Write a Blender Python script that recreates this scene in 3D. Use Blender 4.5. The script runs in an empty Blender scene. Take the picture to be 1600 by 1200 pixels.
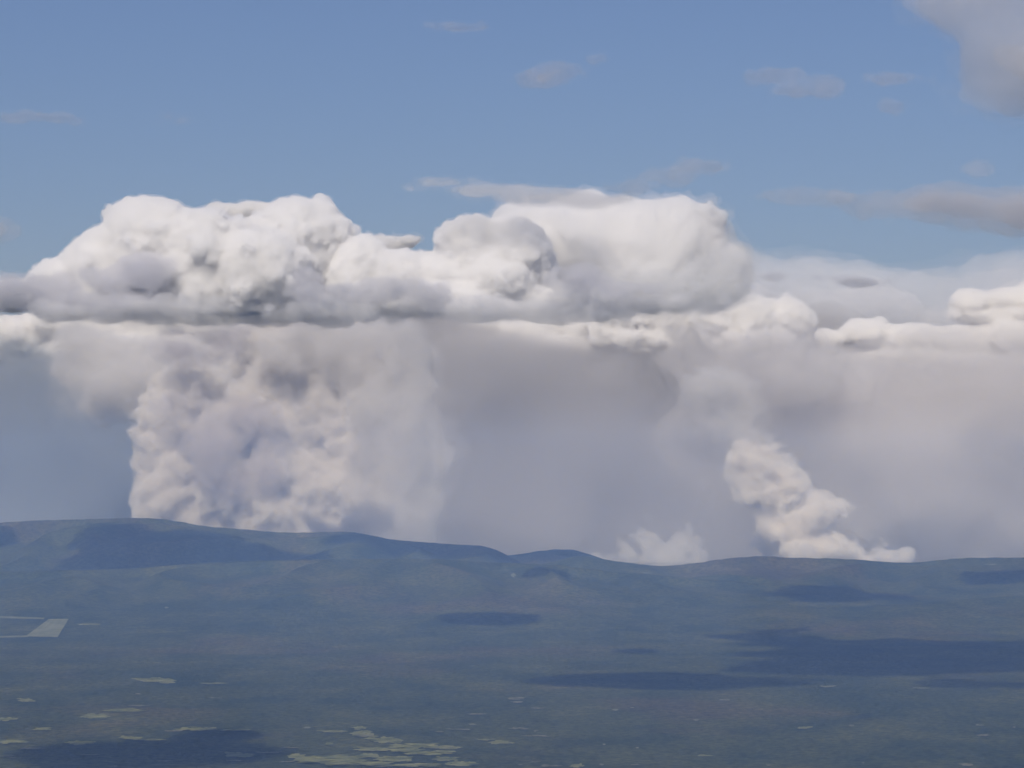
import bpy, math, random
import numpy as np
from mathutils import Vector, Matrix

# ------------------------------------------------------------------ camera, sky, sun, exposure
SC = bpy.context.scene
CAM_H = 1500.0
HFOV = math.radians(20.0)
FPX = 800.0 / math.tan(HFOV / 2)          # focal length in photograph pixels (1600 wide)
PITCH = math.atan(160.0 / FPX)            # the level line lies 160 px under the middle
cam_d = bpy.data.cameras.new('camera')
cam_d.angle = HFOV
cam_d.clip_start = 1.0
cam_d.clip_end = 400000.0
cam = bpy.data.objects.new('camera', cam_d)
cam.location = (0, 0, CAM_H)
cam.rotation_euler = (math.radians(90) + PITCH, 0, 0)
SC.collection.objects.link(cam)
SC.camera = cam

SUN_EL = math.radians(40.0)
SUN_AZ = math.radians(192.0)              # compass direction of the sun, 0 = +y (view), clockwise
sun_dir = Vector((math.sin(SUN_AZ) * math.cos(SUN_EL), math.cos(SUN_AZ) * math.cos(SUN_EL), math.sin(SUN_EL)))
W = bpy.data.worlds.new('World')
SC.world = W
W.use_nodes = True
wn = W.node_tree
bg = wn.nodes['Background']
sky = wn.nodes.new('ShaderNodeTexSky')
sky.sky_type = 'NISHITA'
sky.sun_disc = False
sky.sun_elevation = SUN_EL
sky.sun_rotation = SUN_AZ
sky.altitude = 1500
sky.air_density = 1.3
sky.dust_density = 3.5
sky.ozone_density = 7.0
wb = wn.nodes.new('ShaderNodeMix')         # the camera's white balance on the sky light
wb.data_type = 'RGBA'
wb.blend_type = 'MULTIPLY'
wb.inputs[0].default_value = 1.0
wb.inputs[7].default_value = (1.03, 0.905, 1.01, 1)
wn.links.new(sky.outputs[0], wb.inputs[6])
wn.links.new(wb.outputs[2], bg.inputs[0])
bg.inputs[1].default_value = 0.066
sl = bpy.data.lights.new('sun', 'SUN')
sl.energy = 3.4
sl.angle = math.radians(0.5)
sl.color = (1.0, 0.925, 0.835)
so = bpy.data.objects.new('sun', sl)
so.location = (0, 0, 9000)
so.rotation_euler = sun_dir.to_track_quat('Z', 'Y').to_euler()
SC.collection.objects.link(so)

vs = SC.view_settings
vs.view_transform = 'Standard'
vs.look = 'None'
vs.exposure = 0.0
vs.gamma = 1.0
vs.use_curve_mapping = False
cy = SC.cycles
cy.use_adaptive_sampling = True
cy.adaptive_threshold = 0.03
cy.adaptive_min_samples = 16
cy.use_denoising = True
cy.max_bounces = 14
cy.diffuse_bounces = 3
cy.glossy_bounces = 1
cy.transmission_bounces = 2
cy.volume_bounces = 12
cy.transparent_max_bounces = 256
cy.sample_clamp_indirect = 3.0
cy.use_fast_gi = False


# ------------------------------------------------------------------ helpers
cP, sP = math.cos(PITCH), math.sin(PITCH)


def at(px, py, D):
    """The world point seen at photograph pixel (px, py), D metres ahead."""
    a, b = (px - 800.0) / FPX, (600.0 - py) / FPX
    y, z = cP - b * sP, sP + b * cP
    k = D / y
    return a * k, D, CAM_H + z * k


def height_for(py, D):
    return at(800, py, D)[2]


def tag(o, label=None, cat=None, group=None, kind=None):
    if label:
        o['label'] = label
    if cat:
        o['category'] = cat
    if group:
        o['group'] = group
    if kind:
        o['kind'] = kind
    return o


def mesh_obj(name, verts, faces, mat, parent=None, smooth=True):
    me = bpy.data.meshes.new(name)
    verts = np.asarray(verts, np.float32)
    faces = np.asarray(faces, np.int32)
    n = faces.shape[1]
    me.vertices.add(len(verts))
    me.vertices.foreach_set('co', verts.ravel())
    me.loops.add(faces.size)
    me.loops.foreach_set('vertex_index', faces.ravel())
    me.polygons.add(len(faces))
    me.polygons.foreach_set('loop_start', np.arange(0, faces.size, n, dtype=np.int32))
    me.polygons.foreach_set('loop_total', np.full(len(faces), n, np.int32))
    me.polygons.foreach_set('use_smooth', np.full(len(faces), smooth))
    me.update(calc_edges=True)
    me.materials.append(mat)
    o = bpy.data.objects.new(name, me)
    SC.collection.objects.link(o)
    if parent:
        o.parent = parent
    return o


def lattice_noise(rng, xs, ys, zs, period):
    """Gradient noise on a regular grid, about -1..1, worked out one axis at a time."""
    ax = []
    for c in (xs, ys, zs):
        t = np.asarray(c, float) / period
        i = np.floor(t).astype(int)
        fr = (t - i).astype(np.float32)
        ax.append((i - i.min(), fr, fr * fr * fr * (fr * (fr * 6 - 15) + 10)))
    shp = [a_[0].max() + 2 for a_ in ax]
    g = rng.normal(size=tuple(shp) + (3,)).astype(np.float32)
    g /= np.linalg.norm(g, axis=-1, keepdims=True)
    (ix, fx, ux), (iy, fy, uy), (iz, fz, uz) = ax
    gx = g[:, :, iz, 0] * (1 - uz) + g[:, :, iz + 1, 0] * uz
    gy = g[:, :, iz, 1] * (1 - uz) + g[:, :, iz + 1, 1] * uz
    gz = g[:, :, iz, 2] * (1 - uz) * fz + g[:, :, iz + 1, 2] * uz * (fz - 1)
    w0, w1 = (1 - uy)[None, :, None], uy[None, :, None]
    f0, f1 = fy[None, :, None], (fy - 1)[None, :, None]
    bx = gx[:, iy] * w0 + gx[:, iy + 1] * w1
    bs = gy[:, iy] * (w0 * f0) + gy[:, iy + 1] * (w1 * f1) + gz[:, iy] * w0 + gz[:, iy + 1] * w1
    w0, w1 = (1 - ux)[:, None, None], ux[:, None, None]
    f0, f1 = fx[:, None, None], (fx - 1)[:, None, None]
    res = (bx[ix] * f0 + bs[ix]) * w0
    res += (bx[ix + 1] * f1 + bs[ix + 1]) * w1
    res *= 1.7
    return res


def surface_net(f, origin, h):
    """Closed mesh of f < 0 on a regular grid."""
    f = f.copy()
    for s in (np.s_[0], np.s_[-1]):
        f[s, :, :] = np.maximum(f[s, :, :], h)
        f[:, s, :] = np.maximum(f[:, s, :], h)
        f[:, :, s] = np.maximum(f[:, :, s], h)
    neg = f < 0
    nx, ny, nz = f.shape
    cnt = np.zeros((nx - 1, ny - 1, nz - 1), np.int8)
    for a in (0, 1):
        for b in (0, 1):
            for c in (0, 1):
                cnt += neg[a:nx - 1 + a, b:ny - 1 + b, c:nz - 1 + c]
    act = (cnt > 0) & (cnt < 8)
    idx = np.full(act.shape, -1, np.int32)
    cells = np.argwhere(act)
    idx[act] = np.arange(len(cells))
    pos = np.zeros((len(cells), 3), np.float32)
    num = np.zeros(len(cells), np.float32)
    corners = [(a, b, c) for a in (0, 1) for b in (0, 1) for c in (0, 1)]
    val = {k: f[cells[:, 0] + k[0], cells[:, 1] + k[1], cells[:, 2] + k[2]] for k in corners}
    for k in corners:
        for d in range(3):
            if k[d] == 0:
                k2 = list(k)
                k2[d] = 1
                v1, v2 = val[k], val[tuple(k2)]
                m = (v1 < 0) != (v2 < 0)
                t = np.where(m, v1 / np.where(m, v1 - v2, 1), 0)
                p = np.tile(np.array(k, np.float32), (len(cells), 1))
                p[:, d] = t
                pos[m] += p[m]
                num[m] += 1
    pos /= num[:, None]
    verts = (cells + pos) * h + np.array(origin)
    quads = []
    for d in range(3):
        sl0 = [slice(1, -1)] * 3
        sl0[d] = slice(0, -1)
        sl1 = [slice(1, -1)] * 3
        sl1[d] = slice(1, None)
        n0, n1 = neg[tuple(sl0)], neg[tuple(sl1)]
        e, g = (d + 1) % 3, (d + 2) % 3
        for flip in (False, True):
            m = (n0 & ~n1) if not flip else (~n0 & n1)
            ed = np.argwhere(m)
            off = np.ones(3, int)
            off[d] = 0
            ed = ed + off
            q = []
            for (u, v) in ((0, 0), (1, 0), (1, 1), (0, 1)):
                c = ed.copy()
                c[:, e] -= u
                c[:, g] -= v
                q.append(idx[c[:, 0], c[:, 1], c[:, 2]])
            q = np.stack(q, 1)
            quads.append(q[:, ::-1] if flip else q)
    return verts, np.concatenate(quads)


def smoothstep(a, b, x):
    t = np.clip((x - a) / (b - a), 0, 1)
    return t * t * (3 - 2 * t)


# ------------------------------------------------------------------ materials
def vapour(name, colour, density, aniso=0.0, skin=0.02, patch=0.0):
    """Cloud or smoke: an even volume inside its own shape, its droplets faintly visible at the skin."""
    m = bpy.data.materials.new(name)
    m.use_nodes = True
    nt = m.node_tree
    nt.nodes.clear()
    out = nt.nodes.new('ShaderNodeOutputMaterial')
    pv = nt.nodes.new('ShaderNodeVolumePrincipled')
    pv.inputs['Color'].default_value = (*colour, 1)
    pv.inputs['Density'].default_value = density
    pv.inputs['Anisotropy'].default_value = aniso
    nt.links.new(pv.outputs[0], out.inputs['Volume'])
    tr = nt.nodes.new('ShaderNodeBsdfTransparent')
    df = nt.nodes.new('ShaderNodeBsdfDiffuse')
    df.inputs[0].default_value = (*colour, 1)
    mx = nt.nodes.new('ShaderNodeMixShader')
    mx.inputs[0].default_value = skin
    nt.links.new(tr.outputs[0], mx.inputs[1])
    nt.links.new(df.outputs[0], mx.inputs[2])
    nt.links.new(mx.outputs[0], out.inputs['Surface'])
    m.cycles.homogeneous_volume = True
    return m


# ------------------------------------------------------------------ land
_T = np.random.default_rng(77).random((256, 256)) * 2 * np.pi


def noise2(x, y, seed=0):
    """Gradient noise at any points, about -1..1."""
    x = np.asarray(x, float) + seed * 17.37
    y = np.asarray(y, float) + seed * 9.71
    ix, iy = np.floor(x).astype(int), np.floor(y).astype(int)
    fx, fy = x - ix, y - iy
    ux, uy = fx ** 3 * (fx * (fx * 6 - 15) + 10), fy ** 3 * (fy * (fy * 6 - 15) + 10)
    r = 0
    for a in (0, 1):
        for b in (0, 1):
            t = _T[(ix + a) & 255, (iy + b) & 255]
            r = r + (np.cos(t) * (fx - a) + np.sin(t) * (fy - b)) * (ux if a else 1 - ux) * (uy if b else 1 - uy)
    return r * 1.5


RIDGES = [
    # distance, front width, back width, skyline (px, py)
    (43000, 4200, 1500, [(-500, 830), (-200, 822), (0, 817), (60, 813), (150, 811), (200, 809), (250, 810), (280, 815), (320, 822),
                         (380, 827), (440, 832), (500, 832), (540, 830), (570, 834), (610, 843), (700, 850), (760, 853), (780, 860),
                         (800, 872), (840, 892), (900, 910), (1000, 930), (2200, 960)]),
    (36500, 4200, 1900, [(-500, 905), (-200, 898), (0, 893), (200, 889), (300, 881), (400, 876), (560, 873), (700, 874), (780, 879),
                         (860, 882), (950, 892), (1100, 905), (1600, 930), (2200, 940)]),
    (39500, 4500, 1500, [(-500, 960), (500, 940), (700, 905), (780, 890), (860, 880), (893, 869), (910, 868), (950, 875), (1000, 882),
                         (1035, 885), (1080, 881), (1130, 873), (1190, 868), (1220, 871), (1280, 872), (1350, 875), (1400, 880),
                         (1440, 878), (1500, 872), (1600, 871), (1800, 866), (2200, 872)]),
    (45300, 3500, 1200, [(-500, 890), (400, 885), (600, 872), (760, 870), (815, 866), (850, 859), (890, 858), (910, 862), (960, 880),
                         (1100, 900), (2200, 900)]),
    (33000, 2600, 1800, [(-500, 960), (300, 960), (900, 960), (1050, 945), (1200, 938), (1330, 948), (1420, 944), (1600, 930), (2200, 920)]),
]


def ground_height(x, y):
    x, y = np.asarray(x, float), np.asarray(y, float)
    px = 800 + x / np.maximum(y, 9000) * FPX * 0.9994
    h = 12 * noise2(x / 3500, y / 3500, 1) + 8 * noise2(x / 1100, y / 1300, 2)
    best = np.zeros_like(h)
    near = np.zeros_like(h)
    for i, (D, wf, wb, sky_) in enumerate(RIDGES):
        kx, ky = np.array(sky_, float).T
        pys = np.interp(px, kx, ky)
        pys = (pys + np.interp(px - 8, kx, ky) + np.interp(px + 8, kx, ky) + np.interp(px - 16, kx, ky) + np.interp(px + 16, kx, ky)) / 5
        Dx = D + 500 * noise2(px / 160.0, px * 0, 5 + i)
        b = (600.0 - pys) / FPX
        crest = CAM_H + (sP + b * cP) / (cP - b * sP) * Dx
        t = y - Dx
        g = np.where(t < 0, np.exp(-(t / wf) ** 2 * 1.1), np.exp(-(t / wb) ** 2))
        c = crest * g
        d = np.clip(0.5 + 0.5 * (c - best) / 40, 0, 1)
        nb = best + (c - best) * d + 0 * d
        near = np.where(c > best, np.exp(-(t / 260) ** 2), near)
        best = np.maximum(nb, best)
    spur = 1 - np.abs(noise2(x / 1500 + 0.4 * noise2(x / 2500, y / 2500, 8), y / 3200, 9)) * 2
    fine = noise2(x / 500, y / 900, 10)
    m = smoothstep(40, 300, best) * (1 - near)
    cut = m * (0.30 * best) * (1 - np.clip(spur, 0, 1)) + m * 14 * fine * 0.6
    h = h * (1 - smoothstep(50, 400, best)) + best - cut
    can = 3.0 * noise2(x / 45, y / 70, 12) * (1 - near)
    h = h + can + 7 * near * noise2(x / 140, y / 200, 13)
    h = np.where(y > 46300, h * np.clip(1 - (y - 46300) / 1200, 0, 1), h)
    return h


def ground_hit(px, py):
    """Where the view through photograph pixels meets the land."""
    px, py = np.atleast_1d(np.asarray(px, float)), np.atleast_1d(np.asarray(py, float))
    a, b = (px - 800) / FPX, (600 - py) / FPX
    dy, dz = cP - b * sP, sP + b * cP
    ys_ = np.arange(12000, 46500, 120.0)[None, :]
    k = 1 / dy[:, None]
    below = CAM_H + dz[:, None] * k * ys_ <= ground_height(a[:, None] * k * ys_, ys_ + 0 * k)
    i = np.where(below.any(1), below.argmax(1), ys_.shape[1] - 1)
    lo_, hi_ = ys_[0, i] - 120.0, ys_[0, i]
    for _ in range(8):
        m = (lo_ + hi_) / 2
        u = CAM_H + dz / dy * m <= ground_height(a / dy * m, m)
        hi_, lo_ = np.where(u, m, hi_), np.where(u, lo_, m)
    x = a / dy * hi_
    return x, hi_, ground_height(x, hi_)


inner = np.linspace(-0.19, 0.19, 430)
outer = np.linspace(0.0, 1.0, 14)[1:]
ys = np.concatenate([np.linspace(-3000, 14000, 24)[:-1], np.geomspace(14000, 47500, 700)])
cols = []
for y in ys:
    w = max(y, 9000.0)
    c = inner * w
    e = c[-1] + outer ** 1.5 * (30000 - c[-1])
    cols.append(np.concatenate([-e[::-1], c, e]))
GX = np.array(cols)
GY = np.repeat(ys[:, None], GX.shape[1], 1)
GZ = ground_height(GX, GY)
R, C_ = GX.shape
ii = (np.arange(R - 1)[:, None] * C_ + np.arange(C_ - 1)[None, :]).ravel()
quads = np.stack([ii, ii + 1, ii + C_ + 1, ii + C_], 1)


def ramp(nt, fac, stops):
    r = nt.nodes.new('ShaderNodeValToRGB')
    r.color_ramp.interpolation = 'EASE'
    e = r.color_ramp.elements
    while len(e) < len(stops):
        e.new(0.5)
    for el, (p, c) in zip(e, stops):
        el.position = p
        el.color = (*c, 1)
    nt.links.new(fac, r.inputs[0])
    return r.outputs[0]


def tex_noise(nt, vec, scale, detail=4, rough=0.6, sc=(1, 1, 1)):
    mp = nt.nodes.new('ShaderNodeMapping')
    mp.inputs['Scale'].default_value = sc
    nt.links.new(vec, mp.inputs[0])
    n = nt.nodes.new('ShaderNodeTexNoise')
    n.inputs['Scale'].default_value = scale
    n.inputs['Detail'].default_value = detail
    n.inputs['Roughness'].default_value = rough
    nt.links.new(mp.outputs[0], n.inputs['Vector'])
    return n.outputs['Fac']


def mixc(nt, fac, a, b, mode='MIX'):
    m = nt.nodes.new('ShaderNodeMix')
    m.data_type = 'RGBA'
    m.blend_type = mode
    for src, k in ((fac, 0), (a, 6), (b, 7)):
        if isinstance(src, (int, float)):
            m.inputs[k].default_value = src
        elif isinstance(src, tuple):
            m.inputs[k].default_value = (*src, 1)
        else:
            nt.links.new(src, m.inputs[k])
    return m.outputs[2]


def land_material(name, kind):
    m = bpy.data.materials.new(name)
    m.use_nodes = True
    nt = m.node_tree
    bs = nt.nodes['Principled BSDF']
    bs.inputs['Roughness'].default_value = 1.0
    bs.inputs['Specular IOR Level'].default_value = 0.1
    geo = nt.nodes.new('ShaderNodeNewGeometry')
    P = geo.outputs['Position']
    fine = tex_noise(nt, P, 1 / 60.0, 5, 0.7)
    if kind == 'forest':
        big = tex_noise(nt, P, 1 / 3800.0, 6, 0.62, (1, 0.55, 1))
        mid = tex_noise(nt, P, 1 / 700.0, 5, 0.65, (1, 0.5, 1))
        c1 = ramp(nt, big, [(0.36, (0.022, 0.044, 0.026)), (0.5, (0.065, 0.085, 0.042)), (0.62, (0.13, 0.105, 0.085))])
        c2 = ramp(nt, mid, [(0.38, (0.018, 0.036, 0.026)), (0.52, (0.075, 0.09, 0.045)), (0.68, (0.15, 0.16, 0.08))])
        c = mixc(nt, 0.5, c1, c2)
        c3 = ramp(nt, fine, [(0.32, (0.3, 0.35, 0.35)), (0.68, (1.6, 1.55, 1.5))])
        c = mixc(nt, 0.75, c, c3, 'MULTIPLY')
        c = mixc(nt, 1.0, c, (0.68, 0.63, 0.42), 'MULTIPLY')
    elif kind == 'meadow':
        mid = tex_noise(nt, P, 1 / 160.0, 4, 0.6)
        c = ramp(nt, mid, [(0.3, (0.085, 0.10, 0.035)), (0.7, (0.21, 0.21, 0.09))])
        c = mixc(nt, 0.4, c, ramp(nt, fine, [(0.35, (0.35, 0.4, 0.3)), (0.6, (1.2, 1.2, 1.2))]), 'MULTIPLY')
    elif kind == 'dim':
        mid = tex_noise(nt, P, 1 / 160.0, 4, 0.6)
        c = ramp(nt, mid, [(0.3, (0.07, 0.08, 0.04)), (0.7, (0.19, 0.18, 0.11))])
    else:
        mid = tex_noise(nt, P, 1 / 160.0, 4, 0.6)
        c = ramp(nt, mid, [(0.3, (0.11, 0.125, 0.07)), (0.7, (0.175, 0.18, 0.11))])
    nt.links.new(c, bs.inputs['Base Color'])
    bp = nt.nodes.new('ShaderNodeBump')
    bp.inputs['Distance'].default_value = 14.0 if kind == 'forest' else 2.0
    bp.inputs['Strength'].default_value = 0.7
    nt.links.new(tex_noise(nt, P, 1 / 28.0, 4, 0.65), bp.inputs['Height'])
    nt.links.new(bp.outputs[0], bs.inputs['Normal'])
    return m


M_forest = land_material('forest', 'forest')
M_meadow = land_material('meadow', 'meadow')
M_dim = land_material('dim_meadow', 'dim')
M_gravel = land_material('dry_field', 'dry')
ground = mesh_obj('ground', np.stack([GX.ravel(), GY.ravel(), GZ.ravel()], 1), quads, M_forest)
tag(ground, 'forested plain and low wooded hills', kind='structure')

# the valley floor behind the hills, on which the smoke columns stand
far = mesh_obj('far_ground', [(-40000, 48300, 0), (40000, 48300, 0), (40000, 120000, 0), (-40000, 120000, 0)], [(0, 1, 2, 3)], M_forest)
tag(far, 'valley floor behind the hills', kind='structure')


def patch(px, py, rx, ry, mat, seed, label):
    """A clearing: uneven overlapping openings lying on the forest floor."""
    rp = random.Random(seed)
    parts = [(0, 0, 0.78, 0.72)]
    for k in range(3 + int(rx / 8)):
        parts.append((rp.uniform(-0.85, 0.85), rp.uniform(-0.7, 0.7), rp.uniform(0.12, 0.42), rp.uniform(0.15, 0.4)))
    V, tris, n, rings = [], [], 30, 3
    for k, (ox, oy, sx, sy) in enumerate(parts):
        a = np.linspace(0, 2 * np.pi, n, endpoint=False)
        e = 1 + 0.35 * noise2(np.cos(a) * 1.5, np.sin(a) * 1.5, seed + k) + 0.4 * noise2(np.cos(a) * 5, np.sin(a) * 5, seed + 3 * k)
        X, Y = [px + ox * rx], [py + oy * ry]
        for r in range(1, rings + 1):
            X += list(px + rx * (ox + sx * r / rings * e * np.cos(a)))
            Y += list(py + ry * (oy + sy * r / rings * e * np.sin(a)))
        x, y, z = ground_hit(X, Y)
        base = len(V) and sum(len(v) for v in V)
        V.append(np.stack([x, y, z + 5.0 + 0.4 * k], 1))
        for i in range(n):
            j = (i + 1) % n
            tris.append((base, base + 1 + j, base + 1 + i))
            for r in range(rings - 1):
                p, q = base + 1 + r * n, base + 1 + (r + 1) * n
                tris += [(p + i, p + j, q + j), (p + i, q + j, q + i)]
    o = mesh_obj('field', np.concatenate(V), tris, mat)
    return tag(o, label, kind='structure')


def strip(pts, mat, label):
    """A field with straight sides, given by its four corners in the photograph."""
    (a, b, c, d) = [np.array(p, float) for p in pts]
    n, m = 24, 6
    V = []
    for i in range(n + 1):
        for j in range(m + 1):
            s, t = i / n, j / m
            p = (a * (1 - s) + b * s) * (1 - t) + (d * (1 - s) + c * s) * t
            V.append(p)
    V = np.array(V)
    x, y, z = ground_hit(V[:, 0], V[:, 1])
    q = [(i * (m + 1) + j, (i + 1) * (m + 1) + j, (i + 1) * (m + 1) + j + 1, i * (m + 1) + j + 1) for i in range(n) for j in range(m)]
    o = mesh_obj('field', np.stack([x, y, z + 5.0], 1), q, mat)
    return tag(o, label, kind='structure')


strip([(40, 995), (90, 996), (107, 968), (76, 968)], M_gravel, 'pale slanted field cut into the forest')
strip([(-30, 962.3), (70, 965.8), (68, 968.2), (-30, 965.5)], M_gravel, 'thin pale strip above the slanted field')
strip([(-30, 995), (45, 993.5), (44, 996), (-30, 998)], M_gravel, 'thin pale strip below the slanted field')
MEADOWS = [(240, 1063, 34, 4), (262, 1067, 16, 2.5), (330, 1069, 24, 1.3), (41, 1095, 14, 3.5), (150, 1120, 28, 5), (195, 1111, 36, 3.5),
           (10, 1125, 14, 4), (66, 1140, 16, 3), (18, 1160, 32, 4), (122, 1162, 25, 4), (200, 1154, 18, 3), (235, 1157, 30, 1.8),
           (310, 1140, 30, 3.5), (368, 1141.5, 30, 1.8), (372, 1181, 24, 5), (515, 1163, 8, 2.5), (563, 1138, 13, 3.5),
           (566, 1148, 22, 6), (520, 1144, 24, 2.5), (585, 1172, 34, 4), (668, 1178, 40, 4), (560, 1195, 60, 4), (604, 1158, 30, 6), (655, 1166, 44, 5), (640, 1173, 30, 5), (700, 1169, 28, 3.5),
           (612, 1187, 34, 5), (520, 1188, 70, 9), (695, 1187, 22, 4), (722, 1195, 30, 4), (640, 1197, 50, 3), (782, 1161, 22, 4),
           (757, 1157, 16, 1.5), (900, 1198, 12, 3.5), (1258, 1138, 12, 2.5), (140, 976, 20, 1.6), (1100, 1182, 14, 1.6)]
rm = random.Random(4)
for k in range(46):
    px, py = rm.uniform(-10, 900) if k % 3 else rm.uniform(800, 1610), 1200 - 115 * rm.random() ** 1.5
    MEADOWS.append((px, py, rm.uniform(4, 22) * (0.6 if k % 3 == 0 else 1), rm.uniform(0.8, 2.2)))
for i, (px, py, rx, ry) in enumerate(MEADOWS):
    patch(px, py, rx, ry, M_meadow if i < 37 else M_dim, 20 + i, 'pale green clearing in the dark forest')
DRY = [(1293, 1073.5, 13, 1.6), (1440, 1076, 16, 1.0), (962, 1110, 6, 1.8), (738, 1133, 8, 1.6), (480, 1138, 7, 2), (1530, 1134, 8, 1.2),
       
       (260, 950, 4, 1.5), (1500, 873.5, 11, 1.1), (1548, 882.5, 10, 1.1), (802, 899.5, 4.5, 4), (1012, 896, 8, 1)]
for i, (px, py, rx, ry) in enumerate(DRY):
    patch(px, py, rx, ry, M_gravel, 70 + i, 'small bare pale patch in the forest')


# ------------------------------------------------------------------ clouds
def cloud(D, lobes, mat, vox, label, seed, puffs=(0.42, 26, 0.42, 7), noise=((420, 40), (160, 22)), base=None, soft=45.0, halo=None, name='cloud',
          cat='cloud', group=None, kind=None, blend=0.25, carve=None, flat=1.0):
    """Lobes are (px, py, rx, ry[, depth offset in m[, depth radius in m]]): bodies given by where they show. Each grows
    smaller puffs on its skin, and those smaller ones: puffs = (size ratio, how many, size ratio, how many)."""
    rng = np.random.default_rng(seed)
    L = []
    for lb in lobes:
        px, py, rx, ry = lb[:4]
        dy = lb[4] if len(lb) > 4 else 0.0
        s = (D + dy) / FPX
        rd = lb[5] if len(lb) > 5 else min(rx * s, max(2.2 * ry * s, 500))
        x, y, z = at(px, py, D + dy)
        L.append((x, y, z, rx * s, rd, ry * s))
    allE = [list(e) for e in L]
    r1, n1, r2, n2 = puffs
    kids = []
    for (x, y, z, a, b, c) in L:
        g = (a * b * c) ** (1 / 3)
        n = int(n1 * max(1.0, (a * b + b * c + a * c) / (3 * c * c) * 0.5))
        for _ in range(n):
            v = rng.normal(size=3)
            v /= np.linalg.norm(v)
            if v[1] > 0.5:
                v[1] = -v[1]
            r = c * r1 * rng.uniform(0.5, 1.15)
            k = rng.uniform(0.72, 0.98)
            e = [x + v[0] * (a - r * 0.6) * k, y + v[1] * (b - r * 0.6) * k, z + v[2] * (c - r * 0.6) * k, r * rng.uniform(1, 1.3), r * 1.1, r * flat]
            kids.append(e)
            for _ in range(n2):
                w = rng.normal(size=3)
                w /= np.linalg.norm(w)
                q = r * r2 * rng.uniform(0.5, 1.2)
                kids.append([e[0] + w[0] * e[3] * 0.95, e[1] + w[1] * e[4] * 0.95, e[2] + w[2] * e[5] * 0.95, q, q, q * flat])
    allE += kids
    E_ = np.array(allE)
    pad = 1.5 * sum(a[1] for a in noise) + 1.4 * soft + 3 * vox
    lo = (E_[:, :3] - E_[:, 3:]).min(0) - pad
    hi = (E_[:, :3] + E_[:, 3:]).max(0) + pad
    zb = None
    if base is not None:
        zb = height_for(base, D)
        lo[2] = max(lo[2], zb - 100)
    ax = [np.arange(lo[i], hi[i] + vox, vox) for i in range(3)]
    shp = tuple(len(a) for a in ax)
    f = np.full(shp, pad * 1.0, np.float32)
    for (x, y, z, a, b, c) in E_:
        m = min(a, b, c)
        bl = blend * m
        sl_, cs = [], []
        ext = 1 + (pad + bl) / m if m > 400 else 1 + (0.8 * pad + bl) / m
        for i, (p, r) in enumerate(((x, a), (y, b), (z, c))):
            i0 = max(0, int((p - r * ext - lo[i]) / vox))
            i1 = min(shp[i], int((p + r * ext - lo[i]) / vox) + 2)
            sl_.append(slice(i0, i1))
            cs.append(((ax[i][i0:i1] - p) / r) ** 2)
        if any(s_.stop <= s_.start for s_ in sl_):
            continue
        sub = f[tuple(sl_)]
        d = (np.sqrt(cs[0][:, None, None] + cs[1][None, :, None] + cs[2][None, None, :]).astype(np.float32) - 1) * m
        hh = np.clip(0.5 + 0.5 * (sub - d) / bl, 0, 1)
        f[tuple(sl_)] = sub + (d - sub) * hh - bl * hh * (1 - hh)
    for (size, h) in noise:
        f += h * 1.3 * lattice_noise(rng, ax[0], ax[1], ax[2], size)
    if carve:
        size, h, zs = carve
        f += h * np.clip(lattice_noise(rng, ax[0], ax[1], ax[2] / zs, size), 0, 1)
    if zb is not None:
        n = lattice_noise(rng, ax[0], ax[1], np.array([0.0, 1.0]), 900.0)[:, :, :1] + 0.8 * lattice_noise(rng, ax[0], ax[1], np.array([0.0, 1.0]), 260.0)[:, :, :1]
        f = np.maximum(f, (zb + 55 * n) - ax[2][None, None, :].astype(np.float32))
    fine = lattice_noise(rng, ax[0], ax[1], ax[2], vox * 5.3)
    shells = [((f - soft * (0.8 + 0.9 * fine) + soft * 0.3)[::2, ::2, ::2], vox * 2, 0)]          # thin outer mist, the body, the dense heart
    shells += [(f + 0.35 * vox * fine, vox, 1), (f[::3, ::3, ::3] + soft * 1.8, vox * 3, 2)]
    vs_, qs_, ms_, n0_ = [], [], [], 0
    for g_, h_, k_ in shells:
        if (g_ < 0).sum() < 30:
            continue
        v, q = surface_net(g_, lo, h_)
        vs_.append(v)
        qs_.append(q + n0_)
        ms_.append(np.full(len(q), k_, np.int32))
        n0_ += len(v)
    v, q = np.concatenate(vs_), np.concatenate(qs_)
    c = np.array([(lo[0] + hi[0]) / 2, (lo[1] + hi[1]) / 2, v[:, 2].min()])
    o = mesh_obj(name, v - c, q, mat[0])
    o.data.materials.append(mat[1])
    o.data.materials.append(mat[2])
    o.data.polygons.foreach_set('material_index', np.concatenate(ms_))
    o.location = c
    tag(o, label, cat if kind is None else None, group, kind)
    return o


def vapours(name, colour, density, parts=(0.16, 0.84, 2.0)):
    return [vapour(name + n, colour, density * p, skin=k) for n, p, k in zip(('_mist', '_body', '_heart'), parts, (0.004, 0.02, 0.004))]


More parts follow.
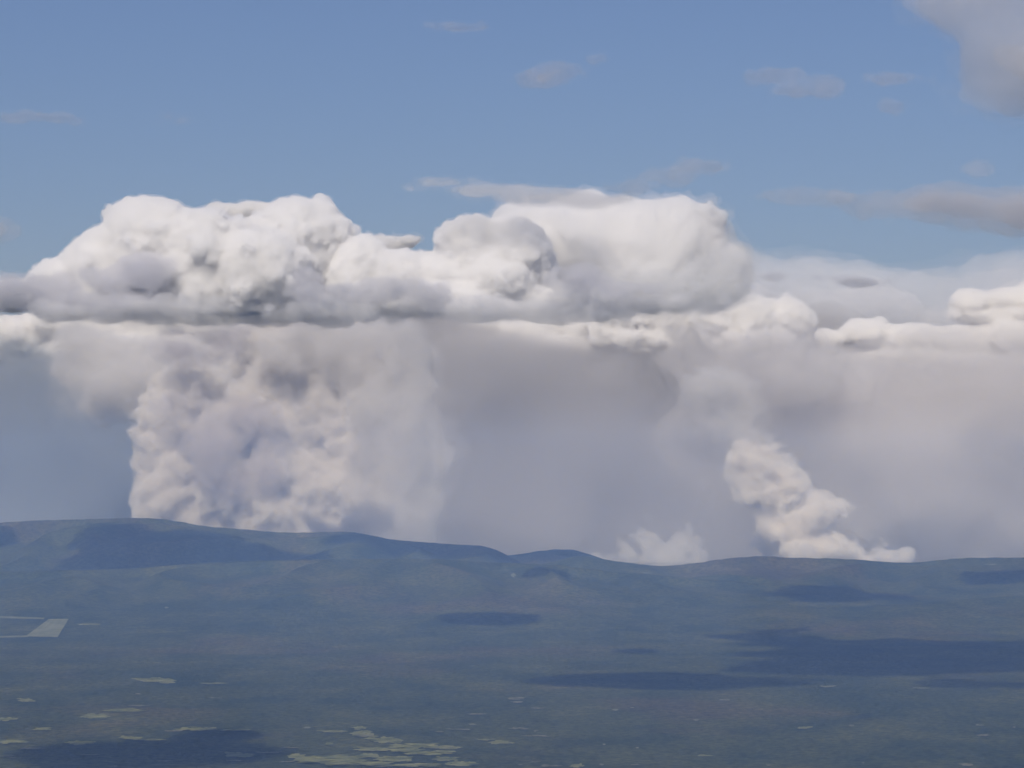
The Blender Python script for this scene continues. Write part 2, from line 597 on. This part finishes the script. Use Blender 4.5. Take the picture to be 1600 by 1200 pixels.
M_white = vapours('white_cloud', (0.999, 0.998, 0.996), 0.016, (0.13, 0.87, 1.0))
M_tower = vapours('tower_cloud', (0.997, 0.996, 0.994), 0.007, (0.12, 0.88, 1.2))
M_light_veil = vapours('lightening_veil', (0.99, 0.99, 0.985), 0.0014)  # added veil that lightens the dark underside of the cloud bank
M_cream = vapours('cream_cloud', (0.9995, 0.994, 0.982), 0.012, (0.1, 0.9, 1.0))
M_head = vapours('bright_head', (0.9995, 0.995, 0.986), 0.016, (0.1, 0.9, 1.0))
M_veil = vapours('thin_white_veil', (0.91, 0.895, 0.885), 0.0007)
M_blue = vapours('blue_grey_smoke', (0.56, 0.60, 0.64), 0.0008)
M_curtain = vapours('smoke_curtain', (0.90, 0.885, 0.875), 0.0005)
M_layer = vapours('white_layer', (0.985, 0.985, 0.985), 0.0006)
M_shade_scud = vapours('shade_grey_scud', (0.84, 0.84, 0.87), 0.0025)  # shade on the scud is put into its darker grey colour
M_base_shade = vapours('base_shade_strip', (0.965, 0.965, 0.975), 0.003)  # added strip, greyer than the cumulus, for shade on its lower face
M_wisp = vapours('thin_grey_wisp', (0.84, 0.82, 0.83), 0.0003)
M_corner = vapours('corner_cloud', (0.90, 0.90, 0.92), 0.0024)
M_high = vapours('high_grey_cloud', (0.90, 0.90, 0.91), 0.0014)
M_smoke = vapours('pale_smoke', (0.905, 0.888, 0.865), 0.0065)
M_thin = vapours('thin_smoke', (0.91, 0.895, 0.875), 0.0018)
M_puff = vapours('thin_white_smoke', (0.97, 0.955, 0.93), 0.0022)
M_plume = vapours('white_smoke', (0.965, 0.95, 0.93), 0.0055)
M_fold_shade = vapours('fold_shade_smoke', (0.78, 0.75, 0.75), 0.0013)  # darker added body standing in for shade between the column's billows
M_pall = vapours('grey_smoke', (0.725, 0.712, 0.70), 0.0008)

# the smoke far behind everything
cloud(60000, [(540, 900, 330, 375, 0, 3000), (800, 900, 420, 385, 0, 3000), (1200, 900, 420, 380, 0, 3000),
              (1700, 900, 420, 370, 0, 3000)],
      M_pall, 170, 'broad grey smoke hanging behind the hills', 3, name='smoke', kind='stuff', puffs=(0.3, 30, 0.4, 4),
      noise=((2600, 350), (900, 120)), blend=0.5)
cloud(60000, [(-200, 900, 420, 350, 0, 3000), (70, 900, 280, 340, 0, 3000)], M_blue, 170,
      'dim blue grey smoke left of the big column', 5, name='smoke', kind='stuff', puffs=(0.3, 30, 0.4, 4),
      noise=((2600, 350), (900, 120)), blend=0.5)
cloud(58000, [(1190, 680, 150, 150, 0, 1100), (1400, 720, 190, 190, 0, 1100), (1620, 720, 200, 200, 0, 1100), (1500, 600, 260, 60, 0, 1100)],
      M_curtain, 130, 'light grey smoke drifting high above the right hand plume', 4, name='smoke', kind='stuff',
      noise=((1800, 350), (700, 150)), blend=0.6, soft=250)
cloud(62500, [(1150, 470, 150, 60, 0, 1500), (1350, 485, 220, 75, 0, 1500), (1580, 485, 200, 75, 0, 1500), (900, 490, 200, 50, 0, 1500)],
      M_layer, 100, 'hazy white cloud layer low in the sky at right', 6, noise=((2400, 260), (900, 150), (350, 60)), flat=0.6, soft=300)

# the heads of cloud that top the smoke
cloud(59000, [(985, 497, 52, 32), (1040, 500, 48, 34), (948, 508, 34, 26), (1078, 515, 24, 26), (1000, 530, 80, 24)], M_head, 30,
      'bright cream cloud head just left of the rounded bubbling one', 11, puffs=(0.36, 40, 0.42, 8), noise=((420, 40), (170, 26), (95, 13)), blend=0.15)
cloud(58300, [(1122, 497, 40, 32), (1178, 496, 44, 36), (1232, 498, 38, 34), (1255, 508, 22, 24), (1180, 530, 80, 22)], M_head, 28,
      'bright rounded cauliflower cloud head right of centre', 12, puffs=(0.36, 40, 0.42, 8), noise=((420, 40), (170, 26), (95, 13)), blend=0.15)
cloud(59500, [(757, 508, 36, 18), (825, 512, 55, 22), (898, 512, 40, 26), (820, 545, 150, 30)], M_cream, 34,
      'low cream cloud bank under the dark flat cloud base', 13, soft=100)
cloud(59500, [(1520, 472, 38, 20), (1572, 468, 36, 20), (1625, 464, 46, 28), (1570, 492, 90, 16)], M_cream, 34, 'bright small cloud heads at the right edge', 14)
cloud(59500, [(1290, 532, 36, 18), (1350, 520, 42, 22), (1420, 530, 52, 24), (1490, 536, 55, 26), (1570, 528, 60, 34), (1640, 538, 50, 34), (1480, 560, 160, 24)], M_cream, 36,
      'pale cloud bank above the smoke at the right edge', 15)
cloud(59800, [(95, 505, 60, 28), (165, 515, 55, 44), (250, 500, 60, 36), (345, 500, 60, 36), (440, 505, 60, 38), (530, 510, 58, 40), (575, 545, 32, 30),
              (200, 550, 160, 36)],
      M_cream, 44, 'cream cloud strip between the dark base and the left smoke', 17, soft=110)
cloud(59800, [(20, 528, 60, 36), (-40, 525, 50, 40)], M_cream, 44, 'cream cloud at the left edge below the big cumulus', 18)

# the big flat based cumulus and what hangs about it
cloud(44800, [(1100, 430, 38, 11), (1065, 440, 25, 8), (1130, 436, 22, 8)], M_cream, 26, 'small bright torn cloud under the tall right tower', 16)
cloud(41000, [(238, 392, 88, 84), (318, 415, 78, 92, -300), (462, 392, 72, 84, 200), (405, 425, 80, 70, -500), (505, 398, 46, 82, 300), (165, 420, 70, 66), (95, 442, 52, 42),
              (30, 462, 55, 24), (360, 400, 60, 58, 500), (560, 430, 52, 62), (620, 442, 60, 54), (300, 470, 260, 30), (680, 470, 150, 32)],
      M_white, 21, 'huge white cumulus on the left with flat dark base', 21, base=488, puffs=(0.30, 60, 0.40, 14), noise=((420, 40), (180, 22), (85, 14), (48, 7)), soft=42, blend=0.14)
cloud(41200, [(735, 398, 58, 60), (800, 398, 64, 60), (700, 435, 70, 46), (832, 425, 40, 50), (765, 440, 90, 46), (770, 462, 140, 30)],
      M_white, 19, 'rounded white cumulus tower in the middle of the bank', 22, base=488, puffs=(0.30, 50, 0.40, 14), noise=((420, 40), (180, 18), (85, 11), (48, 6)), soft=42, blend=0.14)
cloud(42400, [(905, 390, 100, 84), (1000, 385, 88, 76), (1060, 388, 66, 76), (1112, 420, 44, 50), (1135, 446, 30, 24), (1095, 350, 34, 34), (825, 375, 66, 58), (980, 440, 160, 44)],
      M_tower, 26, 'tall pale cumulus tower behind at the right end', 23, puffs=(0.34, 30, 0.42, 8), noise=((700, 90), (260, 40), (110, 18)), soft=110, blend=0.25)
cloud(40500, [(1075, 458, 80, 24), (1130, 428, 46, 36), (1010, 452, 60, 18)], M_light_veil, 34, 'pale veil added to lighten the underside at the right end of the bank', 40,
      noise=((700, 120), (280, 70)), soft=170, blend=0.6)
cloud(44000, [(345, 332, 32, 14), (400, 335, 40, 18), (440, 332, 35, 16)], M_cream, 24, 'cream cloud tops peeping between two cumulus peaks', 24)
cloud(44000, [(606, 384, 30, 16), (628, 378, 24, 12), (590, 392, 26, 14)], M_cream, 22, 'tiny bright cloud top in the dip between two towers', 25, noise=((300, 50), (130, 30), (80, 14)))
cloud(40000, [(225, 422, 55, 28), (172, 436, 48, 14)], M_shade_scud, 22, 'dark grey scud before the left part of the cumulus', 31, noise=((500, 70), (200, 40), (100, 18)), soft=60)
cloud(40000, [(905, 440, 48, 24), (945, 456, 58, 10)], M_shade_scud, 22, 'dark grey cap shaped scud right of centre', 32, noise=((500, 70), (200, 40), (100, 18)), soft=60)
cloud(40200, [(230, 485, 220, 12, 0, 600), (560, 487, 210, 11, 0, 600), (800, 484, 160, 12, 0, 600), (1000, 472, 110, 9, 0, 600)], M_base_shade, 38, 'long flat grey strip added for shade along the cumulus base', 33,
      noise=((700, 100), (260, 60), (120, 25)), soft=80)
cloud(42600, [(1115, 395, 46, 40), (1090, 350, 36, 30), (1140, 420, 40, 34)], M_thin, 30, 'faint pale mist at the outer edge of the tall right tower', 39,
      noise=((600, 120), (240, 60)), soft=140, blend=0.6)
cloud(40100, [(40, 455, 90, 22), (110, 470, 90, 12)], M_shade_scud, 22, 'grey ragged cloud at the left end of the bank', 34, noise=((600, 110), (240, 60), (110, 22)), soft=80)
cloud(40000, [(630, 452, 60, 20), (470, 440, 26, 14), (540, 462, 90, 12)], M_shade_scud, 22, 'grey ragged cloud low in front of the cumulus', 35, noise=((600, 110), (240, 60), (110, 22)), soft=80)
cloud(40300, [(770, 298, 72, 10, 0, 500), (855, 308, 95, 12, 0, 500), (930, 312, 62, 9, 0, 500), (690, 288, 45, 5, 0, 400)], M_high, 20,
      'smooth grey cap cloud lying over the middle tower', 36, noise=((700, 40), (260, 20)))
cloud(44500, [(1207, 433, 16, 8)], M_shade_scud, 20, 'small dark cloud scrap right of the bank, roundish', 37)
cloud(44500, [(1350, 441, 36, 6), (1300, 436, 14, 3)], M_shade_scud, 20, 'small dark flat cloud scrap above the right cloud layer', 38)

# wisps high up
cloud(11500, [(1560, 5, 100, 50), (1560, 80, 60, 70), (1610, 100, 90, 70), (1470, 12, 56, 28), (1545, 140, 50, 34)], M_corner, 13,
      'soft grey cloud filling the top right corner', 41, noise=((500, 50), (200, 25), (80, 12)), blend=0.8, soft=70)
cloud(70000, [(1420, 318, 92, 24), (1520, 318, 110, 30), (1610, 335, 90, 34), (1340, 312, 50, 10)], M_wisp, 50,
      'long flat grey mauve cloud at the right edge', 42, noise=((1500, 150), (600, 80), (250, 34)), blend=0.6, soft=120)
for n_, (D, lb, lab) in enumerate([
        (70000, [(1270, 307, 42, 13), (1215, 308, 20, 7)], 'small grey wisp at the left tip of the long flat cloud'),
        (70000, [(1530, 265, 24, 12)], 'tiny grey wisp above the long flat cloud'),
        (70000, [(1040, 276, 42, 16), (1090, 262, 40, 12), (990, 292, 40, 9)], 'slanting grey wisp above the tall right tower'),
        (70000, [(845, 124, 36, 12), (890, 110, 38, 14), (930, 95, 22, 9)], 'slanting grey wisp alone in the upper sky'),
        (70000, [(1210, 118, 36, 12), (1245, 142, 40, 10), (1295, 134, 30, 14)], 'pair of joined grey wisps in the upper right sky'),
        (70000, [(1400, 125, 30, 6), (1395, 168, 18, 8)], 'faint small wisps left of the corner cloud'),
        (70000, [(275, 189, 24, 6)], 'faint tiny wisp in the upper left sky'),
        (70000, [(60, 184, 42, 5)], 'faint thin wisp at the far left of the sky'),
        (70000, [(-5, 358, 30, 20)], 'grey wisp cut by the left edge'),
        (70000, [(715, 43, 26, 4)], 'faintest thin wisp near the top centre')]):
    cloud(D, lb, M_wisp, 38, lab, 50 + n_, noise=((1000, 100), (400, 60), (170, 28)), blend=0.6, soft=85)

# smoke columns standing in the valley behind the hills
cloud(50500, [(300, 790, 95, 120, 0, 700), (440, 800, 130, 130, 0, 900), (545, 780, 62, 150, 100, 800), (262, 700, 55, 80, 100, 600), (285, 630, 60, 60, 300, 600),
              (440, 670, 150, 100, 300, 900), (560, 650, 48, 120, 400, 700), (330, 650, 80, 60, 500, 700), (470, 570, 120, 62, 400, 900),
              (440, 535, 66, 36, 200, 600)],
      M_smoke, 31, 'massive billowing smoke column behind the left hills', 61, name='smoke_column', cat='smoke', puffs=(0.2, 120, 0.5, 7),
      noise=((800, 140), (330, 85), (160, 60), (90, 34)), carve=(750, 270, 2.2), soft=80, blend=0.16)
cloud(49600, [(330, 700, 34, 60, 0, 350), (300, 640, 50, 26, 0, 350), (395, 650, 46, 30, 0, 350), (420, 735, 30, 40, 0, 350), (365, 745, 26, 36, 0, 350),
              (290, 545, 60, 22, 300, 350), (340, 530, 40, 22, 300, 350)],
      M_fold_shade, 32, 'dark smoke added for the shaded folds of the big column', 67 + 5, name='smoke_cloud', cat='smoke', noise=((600, 150), (260, 90), (130, 40)),
      blend=0.6, soft=120)
cloud(50300, [(614, 760, 26, 120, 0, 500), (606, 650, 34, 100, 0, 500), (560, 560, 60, 50), (500, 540, 90, 36)], M_thin, 42,
      'soft smoke veil along the right edge of the big column', 68, name='smoke_cloud', cat='smoke', noise=((1100, 240), (450, 150)), blend=0.6, soft=300)
cloud(52500, [(120, 575, 90, 30), (210, 595, 110, 48), (290, 600, 90, 60), (380, 600, 80, 60), (150, 545, 80, 25)], M_thin, 50,
      'grey smoke spreading left from the top of the big column', 62, name='smoke_cloud', cat='smoke', noise=((1400, 260), (600, 150), (260, 60)), blend=0.6, soft=260)
cloud(50000, [(1272, 858, 64, 26), (1236, 836, 38, 32), (1260, 808, 42, 33), (1290, 808, 28, 30), (1215, 785, 36, 34), (1188, 752, 40, 36),
              (1226, 748, 28, 24), (1176, 716, 36, 28), (1322, 866, 42, 14)],
      M_plume, 24, 'leaning white smoke plume behind the right hills', 63, name='smoke_column', cat='smoke', puffs=(0.42, 44, 0.5, 6),
      noise=((450, 150), (220, 90), (100, 34)), soft=80, blend=0.5)
cloud(50200, [(1168, 690, 36, 30), (1150, 650, 40, 34), (1120, 610, 50, 30)], M_thin, 36,
      'thin smoke leaving the top of the leaning plume', 69, name='smoke_cloud', cat='smoke', noise=((600, 150), (260, 80)), blend=0.6, soft=160)
cloud(57600, [(1145, 610, 70, 70), (1230, 600, 110, 60), (1180, 560, 110, 50)], M_veil, 60,
      'faint smoke rising on from the leaning plume', 64, name='smoke_cloud', cat='smoke', noise=((1400, 300), (600, 150)), blend=0.6, soft=250)
cloud(50200, [(1345, 880, 36, 13), (1390, 876, 26, 16), (1418, 868, 14, 16)], M_plume, 22, 'small low white smoke puff right of the leaning plume', 65,
      name='smoke_plume', cat='smoke', noise=((300, 40), (120, 20)))
cloud(50000, [(1052, 874, 24, 26), (1012, 866, 13, 34), (985, 874, 14, 26), (945, 884, 26, 14), (1083, 866, 10, 26), (1034, 880, 30, 16), (1018, 846, 8, 16), (1060, 852, 10, 16)], M_puff, 22,
      'thin pale smoke rising from the dip between the hills', 66, name='smoke_plume', cat='smoke', noise=((400, 90), (190, 75), (90, 40)), soft=110)
cloud(50000, [(1535, 873, 9, 6)], M_thin, 18, 'tiny smoke puff on the right skyline', 67, name='smoke_plume', cat='smoke', noise=((150, 15),))


# ------------------------------------------------------------------ high clouds above the picture, whose shade falls on the land
def shade_cloud(px, py, rx, ry, slope, seed):
    gx, gy, gz = [float(v[0]) for v in ground_hit([px], [py])]
    t = (8200 - gz) / sun_dir.z
    cx, cy_, cz = gx + sun_dir.x * t, gy + sun_dir.y * t, 8200
    dep = (CAM_H - gz) / gy + slope
    wx = rx * gy / FPX
    wy = ry * gy / FPX / dep
    rng = np.random.default_rng(seed)
    h = 60.0 if wx < 2500 else 90.0
    lo = np.array([cx - wx * 1.5, cy_ - wy * 1.5, cz - 500])
    ax = [np.arange(lo[0], cx + wx * 1.5, h), np.arange(lo[1], cy_ + wy * 1.5, h), np.arange(lo[2], cz + 500, h)]
    q = np.sqrt(((ax[0][:, None, None] - cx) / wx) ** 2 + ((ax[1][None, :, None] - cy_) / wy) ** 2 + ((ax[2][None, None, :] - cz) / 260) ** 2)
    f = (q - 1).astype(np.float32) * 300
    for s_, a_ in ((2600, 170), (1000, 130), (350, 70)):
        f += a_ * lattice_noise(rng, ax[0], ax[1], ax[2], s_)
    return surface_net(f, lo, h)


vv, qq, n0 = [], [], 0
for i, s_ in enumerate([(1440, 1022, 270, 34, 0, ), (1040, 1064, 170, 9, 0), (170, 1178, 250, 18, 0), (340, 1150, 60, 7, 0), (300, 868, 270, 16, 0.05),
                        (680, 862, 130, 12, 0.08), (1300, 925, 120, 17, 0.06), (1560, 895, 60, 9, 0.06), (760, 967, 60, 4, 0), (850, 887, 50, 5, 0.05),
                        (0, 843, 22, 6, 0.08), (1500, 1070, 90, 6, 0), (1350, 1120, 30, 3, 0), (1000, 1018, 50, 3, 0)]):
    v, q = shade_cloud(*s_, 200 + i)
    vv.append(v)
    qq.append(q + n0)
    n0 += len(v)
o = mesh_obj('clouds', np.concatenate(vv), np.concatenate(qq), vapour('high_cloud', (0.998, 0.998, 0.998), 0.0045))
tag(o, 'high clouds above the picture that shade the forest', kind='stuff')

# ------------------------------------------------------------------ haze
HM = bpy.data.materials.new('haze')
HM.use_nodes = True
HM.node_tree.nodes.clear()
out = HM.node_tree.nodes.new('ShaderNodeOutputMaterial')
pv = HM.node_tree.nodes.new('ShaderNodeVolumePrincipled')
pv.inputs['Color'].default_value = (0.26, 0.45, 0.94, 1)
pv.inputs['Absorption Color'].default_value = (1, 1, 1, 1)
pv.inputs['Density'].default_value = 1.32e-5
pv.inputs['Anisotropy'].default_value = -0.3
HM.node_tree.links.new(pv.outputs[0], out.inputs['Volume'])
HM.cycles.homogeneous_volume = True
x0, x1, y0, y1, z0, z1 = -32000, 32000, -4000, 48000, -60, 2300
hv = [(x, y, z) for x in (x0, x1) for y in (y0, y1) for z in (z0, z1)]
hf = [(0, 1, 3, 2), (4, 6, 7, 5), (0, 4, 5, 1), (2, 3, 7, 6), (0, 2, 6, 4), (1, 5, 7, 3)]
o = mesh_obj('haze', hv, hf, HM, smooth=False)
tag(o, 'thin blue haze over the land', kind='stuff')
